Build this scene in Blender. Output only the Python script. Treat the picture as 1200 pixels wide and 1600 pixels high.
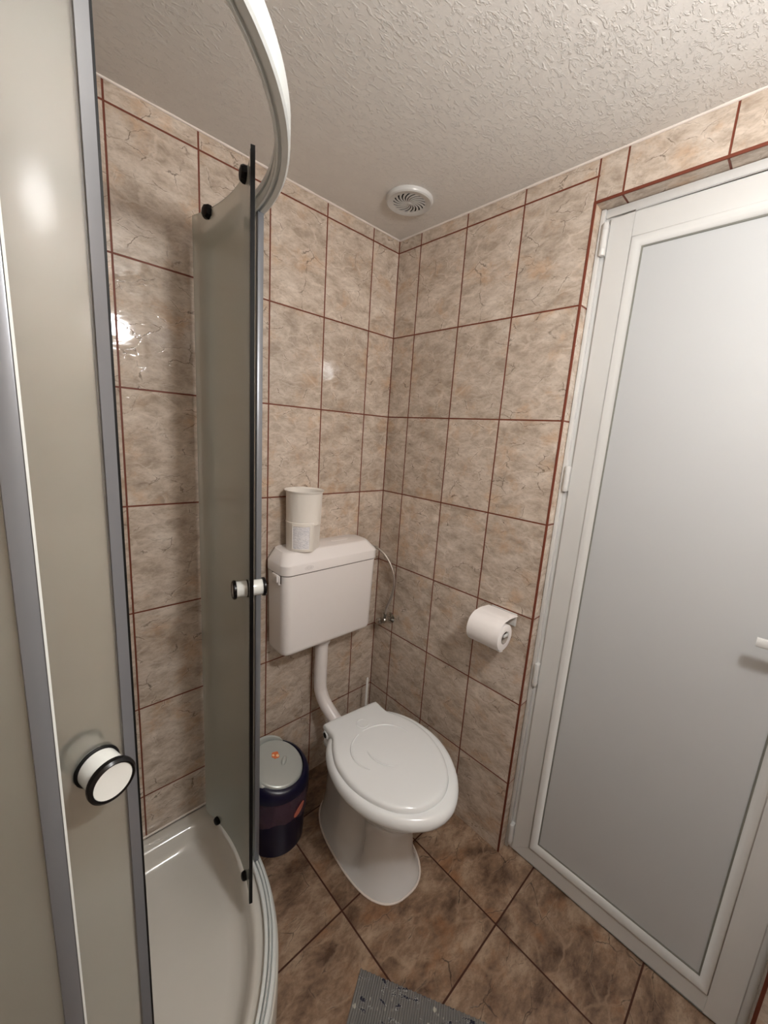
import bpy, bmesh, math, random
from mathutils import Vector, Matrix

# ------------------------------------------------------------------ reset
for o in list(bpy.data.objects):
    bpy.data.objects.remove(o, do_unlink=True)
S = bpy.context.scene
C = S.collection
random.seed(4)
PI = math.pi

# ------------------------------------------------------------------ camera
cam_r = Vector((0.72540997, -0.68505286, 0.06695479))
cam_u = Vector((0.0841082, 0.18476461, 0.97917713))
cam_f = Vector((0.68315897, 0.70467341, -0.19164865))
cd = bpy.data.cameras.new('camera')
cam = bpy.data.objects.new('camera', cd)
C.objects.link(cam)
m = Matrix.Identity(4)
for i in range(3):
    m[i][0] = cam_r[i]; m[i][1] = cam_u[i]; m[i][2] = -cam_f[i]
m[0][3], m[1][3], m[2][3] = -1.13766515, -1.18720119, 1.41002923
cam.matrix_world = m
cd.sensor_fit = 'VERTICAL'
cd.sensor_height = 24.0
cd.lens = 24.0 * 615.7838 / 1600.0
cd.clip_start = 0.02
S.camera = cam

# ------------------------------------------------------------------ world, exposure, lamp strength
w = bpy.data.worlds.new('world'); S.world = w
w.use_nodes = True
w.node_tree.nodes['Background'].inputs[0].default_value = (0.8, 0.86, 1.0, 1)
w.node_tree.nodes['Background'].inputs[1].default_value = 0.02
S.view_settings.view_transform = 'Standard'
S.view_settings.look = 'None'
S.view_settings.gamma = 1.0
S.view_settings.use_curve_mapping = False
S.view_settings.exposure = 0.98
LAMP_POS = (-0.668, -1.39, 1.855)
LAMP_STRENGTH = 115.0
LAMP_COLOR = (1.0, 0.995, 0.985)

# ------------------------------------------------------------------ node helpers
def srgb(r, g, b):
    def f(c):
        c /= 255.0
        return c / 12.92 if c <= 0.04045 else ((c + 0.055) / 1.055) ** 2.4
    return (f(r), f(g), f(b), 1.0)

class NT:
    def __init__(s, name):
        s.m = bpy.data.materials.new(name)
        s.m.use_nodes = True
        s.t = s.m.node_tree
        s.t.nodes.clear()
        s.out = s.t.nodes.new('ShaderNodeOutputMaterial')
    def n(s, typ, **kw):
        nd = s.t.nodes.new(typ)
        for k, v in kw.items():
            setattr(nd, k, v)
        return nd
    def link(s, a, b):
        s.t.links.new(a, b)
    def put(s, sock, v):
        if isinstance(v, bpy.types.NodeSocket):
            s.link(v, sock)
        else:
            sock.default_value = v
    def math(s, op, a, b=None, c=None, clamp=False):
        nd = s.n('ShaderNodeMath', operation=op, use_clamp=clamp)
        s.put(nd.inputs[0], a)
        if b is not None: s.put(nd.inputs[1], b)
        if c is not None: s.put(nd.inputs[2], c)
        return nd.outputs[0]
    def vmath(s, op, a, b=None, scale=None):
        nd = s.n('ShaderNodeVectorMath', operation=op)
        s.put(nd.inputs[0], a)
        if b is not None: s.put(nd.inputs[1], b)
        if scale is not None: s.put(nd.inputs['Scale'], scale)
        return nd.outputs[0]
    def mix(s, f, a, b, blend='MIX'):
        nd = s.n('ShaderNodeMix', data_type='RGBA', blend_type=blend)
        s.put(nd.inputs[0], f); s.put(nd.inputs[6], a); s.put(nd.inputs[7], b)
        return nd.outputs[2]
    def ramp(s, f, stops, interp='LINEAR'):
        nd = s.n('ShaderNodeValToRGB')
        cr = nd.color_ramp; cr.interpolation = interp
        while len(cr.elements) < len(stops): cr.elements.new(0.5)
        for e, (p, c) in zip(cr.elements, stops):
            e.position = p
            e.color = c if len(c) == 4 else (*c, 1)
        s.put(nd.inputs[0], f)
        return nd.outputs[0]
    def noise(s, vec, scale, detail=4, rough=0.55, dist=0.0, out=0):
        nd = s.n('ShaderNodeTexNoise')
        s.put(nd.inputs['Vector'], vec)
        nd.inputs['Scale'].default_value = scale
        nd.inputs['Detail'].default_value = detail
        nd.inputs['Roughness'].default_value = rough
        nd.inputs['Distortion'].default_value = dist
        return nd.outputs[out]
    def smooth(s, v, a, b):
        nd = s.n('ShaderNodeMapRange', interpolation_type='SMOOTHSTEP')
        s.put(nd.inputs[0], v)
        nd.inputs[1].default_value = a; nd.inputs[2].default_value = b
        return nd.outputs[0]
    def mapping(s, vec, rot=(0, 0, 0), scale=(1, 1, 1), loc=(0, 0, 0)):
        nd = s.n('ShaderNodeMapping')
        s.put(nd.inputs[0], vec)
        nd.inputs['Location'].default_value = loc
        nd.inputs['Rotation'].default_value = rot
        nd.inputs['Scale'].default_value = scale
        return nd.outputs[0]
    def bump(s, h, strength, dist, normal=None):
        nd = s.n('ShaderNodeBump')
        nd.inputs['Strength'].default_value = strength
        nd.inputs['Distance'].default_value = dist
        s.put(nd.inputs['Height'], h)
        if normal is not None: s.put(nd.inputs['Normal'], normal)
        return nd.outputs[0]
    def bsdf(s, **kw):
        nd = s.n('ShaderNodeBsdfPrincipled')
        for k, v in kw.items():
            s.put(nd.inputs[k.replace('_', ' ')], v)
        return nd
    def done(s, sh):
        s.link(sh, s.out.inputs[0])
        return s.m

def plain(name, col, rough=0.4, metallic=0.0, coat=0.0, mottle=0.03, scale=30, spec=0.5, bump=0.0):
    t = NT(name)
    tc = t.n('ShaderNodeTexCoord').outputs['Object']
    f = t.noise(tc, scale, 3)
    a = tuple(min(1, c * (1 + mottle)) for c in col[:3]) + (1,)
    b = tuple(c * (1 - mottle) for c in col[:3]) + (1,)
    c = t.mix(f, a, b)
    p = t.bsdf(Base_Color=c, Roughness=rough, Metallic=metallic, Coat_Weight=coat, Coat_Roughness=0.05)
    p.inputs['Specular IOR Level'].default_value = spec
    if bump:
        t.link(t.bump(f, bump, 0.002), p.inputs['Normal'])
    return t.done(p.outputs[0])

def tile_mat(name, tw, th, grout_w, cols, grout, rough, crack_col, warm, dens=1.0, base_scale=14, tilt=0.6, bumpd=0.0006):
    """glazed stone-look ceramic tile; the UV map counts tiles"""
    t = NT(name)
    uv = t.n('ShaderNodeUVMap', uv_map='tiles').outputs[0]
    cell = t.vmath('FLOOR', uv)
    fr = t.vmath('FRACTION', uv)
    sep = t.n('ShaderNodeSeparateXYZ'); t.link(fr, sep.inputs[0])
    fx, fy = sep.outputs[0], sep.outputs[1]
    dx = t.math('MULTIPLY', t.math('MINIMUM', fx, t.math('SUBTRACT', 1.0, fx)), tw)
    dy = t.math('MULTIPLY', t.math('MINIMUM', fy, t.math('SUBTRACT', 1.0, fy)), th)
    dd = t.math('MINIMUM', dx, dy)
    gm = t.math('SUBTRACT', 1.0, t.smooth(dd, grout_w * 0.5 - 0.0003, grout_w * 0.5 + 0.0005))
    wn = t.n('ShaderNodeTexWhiteNoise', noise_dimensions='3D'); t.link(t.vmath('ADD', cell, (0.37, 0.71, 0.13)), wn.inputs['Vector'])
    rnd = wn.outputs['Color']
    rs = t.n('ShaderNodeSeparateColor'); t.link(rnd, rs.inputs[0])
    # local metres in the tile, flipped at random, moved to a random place in the noise field
    cx = t.math('SUBTRACT', fx, 0.5); cy = t.math('SUBTRACT', fy, 0.5)
    flip = t.math('SUBTRACT', t.math('MULTIPLY', t.math('GREATER_THAN', rs.outputs[0], 0.5), 2.0), 1.0)
    cx = t.math('MULTIPLY', t.math('MULTIPLY', cx, tw), flip)
    cy = t.math('MULTIPLY', t.math('MULTIPLY', cy, th), flip)
    cb = t.n('ShaderNodeCombineXYZ'); t.link(cx, cb.inputs[0]); t.link(cy, cb.inputs[1])
    offs = t.vmath('SCALE', rnd, scale=7.0)
    p = t.vmath('ADD', cb.outputs[0], offs)
    # warp
    wv = t.noise(p, 11 * dens, 3, 0.5, out=1)
    pw = t.vmath('ADD', p, t.vmath('SCALE', t.vmath('SUBTRACT', wv, (0.5, 0.5, 0.5)), scale=0.03))
    st = t.mapping(pw, rot=(0, 0, tilt), scale=(1.0, 1.9, 1.0))
    base = t.noise(st, base_scale * dens, 8, 0.70, 0.15)
    c = t.ramp(base, cols)
    blot = t.smooth(t.noise(pw, 10 * dens, 5, 0.65), 0.50, 0.70)
    c = t.mix(t.math('MULTIPLY', blot, 0.6), c, warm)
    fine = t.noise(st, 70 * dens, 5, 0.75)
    c = t.mix(t.math('MULTIPLY', t.smooth(fine, 0.46, 0.72), 0.38), c, tuple(x * 0.62 for x in cols[0][1][:3]) + (1,))
    # angular hair cracks with a pale lip, gated so that only stretches of them show
    wc = t.noise(p, 38 * dens, 3, 0.6, out=1)
    pc = t.vmath('ADD', pw, t.vmath('SCALE', t.vmath('SUBTRACT', wc, (0.5, 0.5, 0.5)), scale=0.022))
    vo = t.n('ShaderNodeTexVoronoi', feature='DISTANCE_TO_EDGE')
    t.link(t.mapping(pc, rot=(0, 0, tilt + 0.35), scale=(1.0, 2.1, 1.0)), vo.inputs['Vector']); vo.inputs['Scale'].default_value = 11 * dens
    de = vo.outputs['Distance']
    gate = t.smooth(t.noise(pw, 16 * dens, 3, 0.55), 0.47, 0.60)
    pale = t.math('MULTIPLY', t.math('SUBTRACT', 1.0, t.smooth(de, 0.01, 0.075)), t.smooth(t.noise(pw, 12 * dens, 2, 0.5), 0.42, 0.6))
    c = t.mix(t.math('MULTIPLY', pale, 0.27), c, tuple(min(1, x * 1.22) for x in cols[-1][1][:3]) + (1,))
    crack = t.math('MULTIPLY', t.math('SUBTRACT', 1.0, t.smooth(de, 0.002, 0.020)), gate)
    c = t.mix(t.math('MULTIPLY', crack, 0.70), c, crack_col)
    # per-tile tone
    tone = t.math('ADD', 0.93, t.math('MULTIPLY', rs.outputs[1], 0.12))
    tn = t.n('ShaderNodeCombineColor')
    for i in range(3): t.link(tone, tn.inputs[i])
    c = t.mix(1.0, c, tn.outputs[0], 'MULTIPLY')
    c = t.mix(gm, c, grout)
    rr = t.math('ADD', rough, t.math('MULTIPLY', gm, 0.5))
    h = t.math('ADD', t.math('MULTIPLY', t.noise(st, 14 * dens, 2, 0.5, 0.3), 0.8), t.math('MULTIPLY', crack, -0.35))
    h = t.math('SUBTRACT', h, t.math('MULTIPLY', gm, 1.6))
    nrm = t.bump(h, 0.55, bumpd * 2.2)
    b = t.bsdf(Base_Color=c, Roughness=rr, Normal=nrm)
    b.inputs['Specular IOR Level'].default_value = 0.45
    return t.done(b.outputs[0])

GROUT = srgb(112, 53, 33)
M = {}
M['wall_tile'] = tile_mat('glazed_wall_tile', 0.1978, 0.30, 0.0042,
    [(0.33, srgb(166, 150, 134)), (0.5, srgb(196, 181, 166)), (0.67, srgb(218, 206, 193))],
    GROUT, 0.055, srgb(96, 80, 66), srgb(200, 166, 134), tilt=0.75)
M['floor_tile'] = tile_mat('stone_look_floor_tile', 0.3265, 0.327, 0.0045,
    [(0.34, srgb(82, 62, 49)), (0.49, srgb(134, 109, 89)), (0.64, srgb(172, 149, 127))],
    srgb(66, 34, 20), 0.30, srgb(36, 24, 17), srgb(150, 104, 68), dens=0.75, base_scale=10, tilt=0.9, bumpd=0.001)
M['grout'] = plain('terracotta_grout', GROUT, 0.75, mottle=0.12, scale=90)
M['white_caulk'] = plain('white_caulk', srgb(232, 222, 214), 0.5, mottle=0.03)
# trowelled ceiling paint
t = NT('rough_white_ceiling_paint')
tc = t.n('ShaderNodeTexCoord').outputs['Object']
a = t.noise(t.mapping(tc, rot=(0, 0, 0.5), scale=(1, 1.7, 1)), 62, 5, 0.6, 0.7)
b = t.noise(tc, 22, 4, 0.6, 0.8)
h = t.math('ADD', t.math('MULTIPLY', t.smooth(a, 0.50, 0.64), 0.9), t.math('MULTIPLY', b, 0.7))
col = t.mix(b, srgb(222, 218, 213), srgb(232, 229, 224))
p = t.bsdf(Base_Color=col, Roughness=0.5, Normal=t.bump(h, 0.52, 0.0030))
M['ceiling'] = t.done(p.outputs[0])
M['pvc'] = plain('white_pvc', srgb(208, 208, 206), 0.28, mottle=0.012, scale=8)
M['door_panel'] = plain('satin_white_door_panel', srgb(190, 192, 193), 0.24, mottle=0.015, scale=5)
M['gasket'] = plain('grey_gasket', srgb(120, 120, 112), 0.6)
M['ceramic'] = plain('white_ceramic', srgb(228, 229, 229), 0.12, mottle=0.01, coat=0.5)
M['seat_plastic'] = plain('white_seat_plastic', srgb(233, 236, 237), 0.2, mottle=0.006)
M['cistern_plastic'] = plain('white_cistern_plastic', srgb(238, 233, 231), 0.26, mottle=0.01)
M['pipe_plastic'] = plain('white_pipe_plastic', srgb(232, 226, 224), 0.3, mottle=0.015)
M['tray'] = plain('white_acrylic_tray', srgb(216, 214, 207), 0.16, mottle=0.012, coat=0.3)
M['seam'] = plain('dark_seam', srgb(96, 86, 82), 0.6)
M['logo'] = plain('faint_grey_print', srgb(196, 190, 188), 0.4)
M['rail'] = plain('white_lacquered_aluminium', srgb(222, 227, 226), 0.3, mottle=0.01)
M['alu'] = plain('grey_satin_aluminium', srgb(126, 129, 135), 0.32, metallic=0.35, mottle=0.03)
M['seal'] = plain('clear_grey_seal', srgb(104, 105, 109), 0.2, mottle=0.04, scale=12, coat=0.6)
M['black'] = plain('black_rubber', srgb(12, 11, 11), 0.5, mottle=0.1, spec=0.2)
M['black_gloss'] = plain('black_gloss_plastic', srgb(12, 10, 11), 0.25, mottle=0.05, spec=0.3)
M['knob_white'] = plain('white_gloss_knob', srgb(226, 228, 224), 0.15, mottle=0.01, coat=0.4)
M['dark'] = plain('dark_void', srgb(14, 12, 11), 0.9)
M['chrome'] = plain('chrome', srgb(190, 186, 180), 0.12, metallic=1.0)
M['paper'] = plain('white_tissue_paper', srgb(240, 236, 234), 0.9, mottle=0.02, scale=150, bump=0.15)
M['cup'] = plain('cream_plastic', srgb(238, 232, 224), 0.35, mottle=0.012)
M['navy'] = plain('navy_plastic', srgb(15, 13, 44), 0.3, mottle=0.06)
M['silver'] = plain('silver_plastic', srgb(186, 190, 186), 0.3, metallic=0.25, mottle=0.02, scale=60)
M['sticker'] = plain('orange_sticker', srgb(226, 120, 70), 0.45, mottle=0.3, scale=220)
M['sticker_cream'] = plain('cream_print', srgb(250, 214, 170), 0.45)
M['brush_white'] = plain('white_brush_plastic', srgb(232, 230, 226), 0.3)
# braided hose
t = NT('braided_steel_hose')
uv = t.n('ShaderNodeUVMap', uv_map='tiles').outputs[0]
wv = t.n('ShaderNodeTexWave', wave_type='BANDS', bands_direction='DIAGONAL'); t.link(t.mapping(uv, scale=(60, 6, 1)), wv.inputs[0]); wv.inputs['Scale'].default_value = 2.0
p = t.bsdf(Base_Color=t.mix(wv.outputs[1], srgb(120, 112, 104), srgb(214, 204, 194)), Metallic=0.7, Roughness=0.35)
M['braid'] = t.done(p.outputs[0])
# translucent bin bag
t = NT('mauve_bin_bag_film')
tc = t.n('ShaderNodeTexCoord').outputs['Object']
f = t.noise(tc, 24, 4, 0.6, 1.0)
p = t.bsdf(Base_Color=t.mix(f, srgb(52, 36, 54), srgb(98, 70, 88)), Roughness=0.25, Alpha=0.82, Normal=t.bump(f, 0.8, 0.006))
M['bag'] = t.done(p.outputs[0])
# frosted shower glass
def frosted(name, rough, coat, mixf, ior=1.45, tint=(0.965, 0.945, 0.945, 1), c1=(192, 184, 177), c2=(200, 192, 185)):
    t = NT(name)
    tc = t.n('ShaderNodeTexCoord').outputs['Object']
    f = t.noise(tc, 160, 2, 0.5)
    rf = t.n('ShaderNodeBsdfRefraction'); rf.inputs['Color'].default_value = tint
    rf.inputs['Roughness'].default_value = 0.21; rf.inputs['IOR'].default_value = 1.45
    gl = t.n('ShaderNodeBsdfGlossy'); gl.inputs['Roughness'].default_value = rough
    fn = t.n('ShaderNodeFresnel'); fn.inputs[0].default_value = ior
    g = t.n('ShaderNodeMixShader'); t.link(fn.outputs[0], g.inputs[0])
    t.link(rf.outputs[0], g.inputs[1]); t.link(gl.outputs[0], g.inputs[2])
    d = t.bsdf(Base_Color=t.mix(f, srgb(*c1), srgb(*c2)), Roughness=max(rough, 0.3), Coat_Weight=coat, Coat_Roughness=0.03)
    tr = t.n('ShaderNodeBsdfTranslucent'); tr.inputs[0].default_value = srgb(232, 232, 226)
    ms1 = t.n('ShaderNodeMixShader'); ms1.inputs[0].default_value = 0.35
    t.link(d.outputs[0], ms1.inputs[1]); t.link(tr.outputs[0], ms1.inputs[2])
    ms = t.n('ShaderNodeMixShader'); ms.inputs[0].default_value = mixf
    t.link(g.outputs[0], ms.inputs[1]); t.link(ms1.outputs[0], ms.inputs[2])
    return t.done(ms.outputs[0])
M['frost_out'] = frosted('frosted_glass_satin_side', 0.43, 0.0, 0.20, 1.32)
M['frost_in'] = frosted('frosted_glass_smooth_side', 0.05, 0.7, 0.45, 1.45, (0.955, 0.96, 0.95, 1), (202, 216, 202), (209, 222, 209))
# ribbed foam mat print
t = NT('grey_printed_mat')
tc = t.n('ShaderNodeTexCoord').outputs['Object']
big = t.noise(t.mapping(tc, scale=(1.0, 2.6, 1)), 22, 2, 0.5, 1.2)
blob = t.smooth(big, 0.64, 0.66)
rim = t.math('MULTIPLY', t.smooth(big, 0.625, 0.635), t.math('SUBTRACT', 1.0, t.smooth(big, 0.64, 0.65)))
vo = t.n('ShaderNodeTexVoronoi', feature='F1'); t.link(tc, vo.inputs[0]); vo.inputs['Scale'].default_value = 42
fl = t.math('SUBTRACT', 1.0, t.smooth(vo.outputs[0], 0.16, 0.24))
c = t.mix(t.noise(tc, 5, 2), srgb(108, 106, 106), srgb(132, 130, 126))
c = t.mix(blob, c, srgb(38, 40, 56))
c = t.mix(t.math('MULTIPLY', rim, 0.7), c, srgb(200, 200, 196))
c = t.mix(t.math('MULTIPLY', fl, t.smooth(t.noise(tc, 7, 1), 0.56, 0.62)), c, srgb(196, 192, 180))
p = t.bsdf(Base_Color=c, Roughness=0.75)
M['mat'] = t.done(p.outputs[0])
# crumpled printed paper seen in the window of the tub
t = NT('crumpled_white_paper')
tc = t.n('ShaderNodeTexCoord').outputs['Object']
f = t.noise(t.mapping(tc, scale=(30, 30, 90)), 2.2, 3, 0.6, 1.0)
c = t.mix(t.math('SUBTRACT', 1.0, t.smooth(t.math('ABSOLUTE', t.math('SUBTRACT', f, 0.5)), 0.0, 0.03)), srgb(236, 234, 236), srgb(186, 186, 196))
p = t.bsdf(Base_Color=c, Roughness=0.8, Normal=t.bump(f, 0.6, 0.003))
M['label_paper'] = t.done(p.outputs[0])
# lamp
t = NT('lit_opal_glass')
e = t.n('ShaderNodeEmission'); e.inputs[0].default_value = (*LAMP_COLOR, 1); e.inputs[1].default_value = LAMP_STRENGTH
M['lamp'] = t.done(e.outputs[0])

# ------------------------------------------------------------------ mesh helpers
def finish(name, bm, mat, parent=None, smooth=None, loc=None, kind=None):
    bmesh.ops.recalc_face_normals(bm, faces=bm.faces)
    return finish_raw(name, bm, mat, parent, smooth, loc, kind)

def finish_raw(name, bm, mat, parent=None, smooth=None, loc=None, kind=None):
    if smooth:
        lim = math.radians(smooth)
        for f in bm.faces: f.smooth = True
        for e in bm.edges:
            if len(e.link_faces) == 2 and e.calc_face_angle(0) > lim: e.smooth = False
    me = bpy.data.meshes.new(name); bm.to_mesh(me); bm.free()
    for mm in (mat if isinstance(mat, (list, tuple)) else [mat]): me.materials.append(mm)
    o = bpy.data.objects.new(name, me); C.objects.link(o)
    if parent is not None:
        o.parent = parent
        o.matrix_parent_inverse = parent.matrix_world.inverted() if parent.parent is None and False else Matrix.Identity(4)
    if loc is not None: o.location = loc
    if kind: o['kind'] = kind
    return o

def empty(name, label, cat, loc=(0, 0, 0), rz=0.0, group=None):
    o = bpy.data.objects.new(name, None); C.objects.link(o)
    o.location = loc; o.rotation_euler = (0, 0, rz); o.empty_display_size = 0.05
    o['label'] = label; o['category'] = cat
    if group: o['group'] = group
    return o

def tag(o, label, cat, group=None):
    o['label'] = label; o['category'] = cat
    if group: o['group'] = group
    return o

def box(bm, a, b, bev=0.0, seg=2, mi=0):
    x0, y0, z0 = (min(p, q) for p, q in zip(a, b)); x1, y1, z1 = (max(p, q) for p, q in zip(a, b))
    vs = [bm.verts.new((x, y, z)) for x in (x0, x1) for y in (y0, y1) for z in (z0, z1)]
    fs = []
    for q in ((0, 1, 3, 2), (4, 6, 7, 5), (0, 4, 5, 1), (2, 3, 7, 6), (0, 2, 6, 4), (1, 5, 7, 3)):
        f = bm.faces.new([vs[i] for i in q]); f.material_index = mi; fs.append(f)
    if bev > 0:
        es = list({e for f in fs for e in f.edges})
        bmesh.ops.bevel(bm, geom=es, offset=bev, segments=seg, profile=0.5, affect='EDGES', clamp_overlap=True)
    return bm

def loft(bm, rings, close=True, cap0=True, cap1=True, mi=0):
    """rings: lists of 3D points of equal length"""
    vr = [[bm.verts.new(p) for p in r] for r in rings]
    n = len(vr[0])
    for a, b in zip(vr, vr[1:]):
        for i in range(n if close else n - 1):
            j = (i + 1) % n
            f = bm.faces.new((a[i], a[j], b[j], b[i])); f.material_index = mi
    if cap0:
        f = bm.faces.new(list(reversed(vr[0]))); f.material_index = mi
    if cap1:
        f = bm.faces.new(vr[-1]); f.material_index = mi
    return vr

def circ(c, r, z, n=48, ry=None):
    ry = r if ry is None else ry
    return [(c[0] + r * math.cos(2 * PI * i / n), c[1] + ry * math.sin(2 * PI * i / n), z) for i in range(n)]

def lathe(bm, prof, n=40, axis=None, origin=(0, 0, 0), caps=True, mi=0):
    """prof: (radius, height) pairs along +Z, turned onto axis"""
    q = Vector((0, 0, 1)).rotation_difference(Vector(axis).normalized()) if axis else None
    rings = []
    for r, h in prof:
        ring = []
        for i in range(n):
            a = 2 * PI * i / n
            v = Vector((max(r, 1e-5) * math.cos(a), max(r, 1e-5) * math.sin(a), h))
            if q: v = q @ v
            ring.append(v + Vector(origin))
        rings.append(ring)
    return loft(bm, rings, cap0=caps, cap1=caps, mi=mi)

def catmull(pts, sub=8, closed=False):
    P = [Vector(p) for p in pts]; out = []
    n = len(P)
    rng = range(n) if closed else range(n - 1)
    for i in rng:
        if closed: p0, p1, p2, p3 = P[(i - 1) % n], P[i], P[(i + 1) % n], P[(i + 2) % n]
        else: p0, p1, p2, p3 = P[max(i - 1, 0)], P[i], P[i + 1], P[min(i + 2, n - 1)]
        for k in range(sub):
            s = k / sub
            out.append(0.5 * ((2 * p1) + (-p0 + p2) * s + (2 * p0 - 5 * p1 + 4 * p2 - p3) * s * s + (-p0 + 3 * p1 - 3 * p2 + p3) * s ** 3))
    if not closed: out.append(P[-1])
    return out

def tube(bm, path, rad, n=16, uv=False, mi=0):
    path = [Vector(p) for p in path]
    rad = rad if isinstance(rad, (list, tuple)) else [rad] * len(path)
    up = Vector((0.13, 0.21, 0.97)); rings = []
    for i, p in enumerate(path):
        d = (path[min(i + 1, len(path) - 1)] - path[max(i - 1, 0)]).normalized()
        if i == 0:
            a = d.cross(up)
            if a.length < 1e-3: a = d.cross(Vector((1, 0, 0)))
            a.normalize()
        else:
            a = (a - d * a.dot(d)).normalized()
        b = d.cross(a)
        rings.append([p + (a * math.cos(2 * PI * k / n) + b * math.sin(2 * PI * k / n)) * rad[i] for k in range(n)])
    vr = loft(bm, rings, mi=mi)
    if uv:
        ul = bm.loops.layers.uv.new('tiles')
        pos = {}
        s = 0
        for i, r in enumerate(vr):
            if i: s += (path[i] - path[i - 1]).length
            for k, v in enumerate(r): pos[v] = (s, k / n)
        for f in bm.faces:
            for l in f.loops: l[ul].uv = pos[l.vert]
    return vr

def sweep(bm, path, prof, closed_prof=True, mi=0):
    """sweep a (outward, up) profile along a horizontal path of (x, y, nx, ny)"""
    rings = [[(x + nx * a, y + ny * a, b) for a, b in prof] for x, y, nx, ny in path]
    loft(bm, rings, mi=mi)

def rrect(w, d, r, n=6, cx=0.0, cy=0.0):
    pts = []
    for sx, sy, a0 in ((1, 1, 0), (-1, 1, 90), (-1, -1, 180), (1, -1, 270)):
        for k in range(n + 1):
            a = math.radians(a0 + 90 * k / n)
            pts.append((cx + sx * (w / 2 - r) + r * math.cos(a), cy + sy * (d / 2 - r) + r * math.sin(a)))
    return pts

# ------------------------------------------------------------------ the room
H = 2.1252; Z1 = 2.0816; TW = 0.1978; TH = 0.30
XL, YF = -1.50, -1.68
DY0, DY1, DZ = -0.7074, -1.345, 2.020

def uvbox(bm, ul, a, b, fn):
    before = set(bm.faces)
    box(bm, a, b)
    for f in bm.faces:
        if f in before: continue
        f.normal_update()
        c = f.calc_center_median(); bc = Vector([(p + q) / 2 for p, q in zip(a, b)])
        nrm = f.normal if f.normal.dot(c - bc) > 0 else -f.normal
        for l in f.loops: l[ul].uv = fn(l.vert.co, nrm)

def uv_back(p, n): return ((-p.x - 0.129) / TW, (p.z - Z1) / TH)
def uv_right(p, n):
    if abs(n.y) > 0.5: return (p.x / TW + 5.02, (p.z - Z1) / TH)
    return ((-p.y - 0.1105) / TW, (p.z - Z1) / TH)
def uv_lintel(p, n):
    if abs(n.z) > 0.5: return ((-p.y - 0.7675) / TW, p.x / 0.3 + 0.02)
    return ((-p.y - 0.7675) / TW, (p.z - DZ) / TH)
def uv_left(p, n): return ((-p.y - 0.10) / TW, (p.z - Z1) / TH)
def uv_front(p, n): return ((-p.x - 0.129) / TW, (p.z - Z1) / TH)

def wall(name, parts, mat=None):
    bm = bmesh.new(); ul = bm.loops.layers.uv.new('tiles')
    for a, b, fn in parts: uvbox(bm, ul, a, b, fn)
    return finish(name, bm, mat or M['wall_tile'], kind='structure')

wb = wall('wall_back', [((XL - .1, 0, 0), (0.1, 0.1, H), uv_back)])
tag(wb, 'beige stone-look tiled wall behind the toilet cistern', 'wall')
wr = wall('wall_right', [((0, 0, 0), (0.1, DY0, H), uv_right), ((0, DY0, DZ), (0.1, DY1, H), uv_lintel), ((0, DY1, 0), (0.1, YF - .1, H), uv_right)])
tag(wr, 'beige tiled wall with the white door and toilet roll', 'wall')
wl = wall('wall_left', [((XL - .1, 0, 0), (XL, YF - .1, H), uv_left)])
tag(wl, 'beige tiled wall inside the shower behind the frosted glass', 'wall')
wf = wall('wall_front', [((XL, YF, 0), (0, YF - .1, H), uv_front)])
tag(wf, 'beige tiled wall behind the camera', 'wall')
bm = bmesh.new(); ul = bm.loops.layers.uv.new('tiles')
uvbox(bm, ul, (XL - .1, 0.1, -0.05), (0.1, YF - .1, 0), lambda p, n: ((p.x + 0.194) / 0.3265, (p.y + 0.487) / 0.327))
tag(finish('floor', bm, M['floor_tile'], kind='structure'), 'brown stone-look square floor tiles', 'floor')
bm = bmesh.new(); box(bm, (XL - .1, 0.1, H), (0.1, YF - .1, H + 0.05))
tag(finish('ceiling', bm, M['ceiling'], kind='structure'), 'rough trowelled white ceiling', 'ceiling')

def strip(name, a, b, mat, label, bev=0.0):
    bm = bmesh.new(); box(bm, a, b, bev)
    o = finish(name, bm, mat, kind='structure', smooth=40 if bev else None)
    return tag(o, label, 'trim')
strip('trim_1', (-0.0025, -0.0025, 0), (0.0, 0.0, H), M['grout'], 'terracotta grout line in the corner behind the toilet')
strip('trim_2', (-0.0012, DY0 + .006, 0), (0.0022, DY0 - .0012, DZ + .006), M['grout'], 'terracotta edge bead down the left side of the door opening', 0.0011)
strip('trim_3', (-0.0012, DY0 - .0012, DZ - .0012), (0.0022, DY1, DZ + .006), M['grout'], 'terracotta edge bead along the top of the door opening', 0.0011)
strip('trim_4', (-0.0012, DY1 + .0012, 0), (0.003, DY1 - .006, DZ + .006), M['grout'], 'terracotta edge bead down the right side of the door opening', 0.0011)
# wobbly caulk line between wall and ceiling
def caulk(name, p0, p1, label):
    bm = bmesh.new(); n = 60; pts = []; rd = []
    for i in range(n + 1):
        s = i / n
        pts.append(Vector(p0).lerp(Vector(p1), s)); rd.append(0.0042 + 0.0012 * math.sin(i * 1.7) * math.sin(i * 0.37 + 1))
    tube(bm, pts, rd, 8)
    tag(finish(name, bm, M['white_caulk'], kind='structure', smooth=60), label, 'trim')
caulk('trim_5', (XL, 0.0, H), (0.0, 0.0, H), 'white caulk line between back wall and ceiling')
caulk('trim_6', (0.0, 0.0, H), (0.0, YF, H), 'white caulk line between door wall and ceiling')

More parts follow.
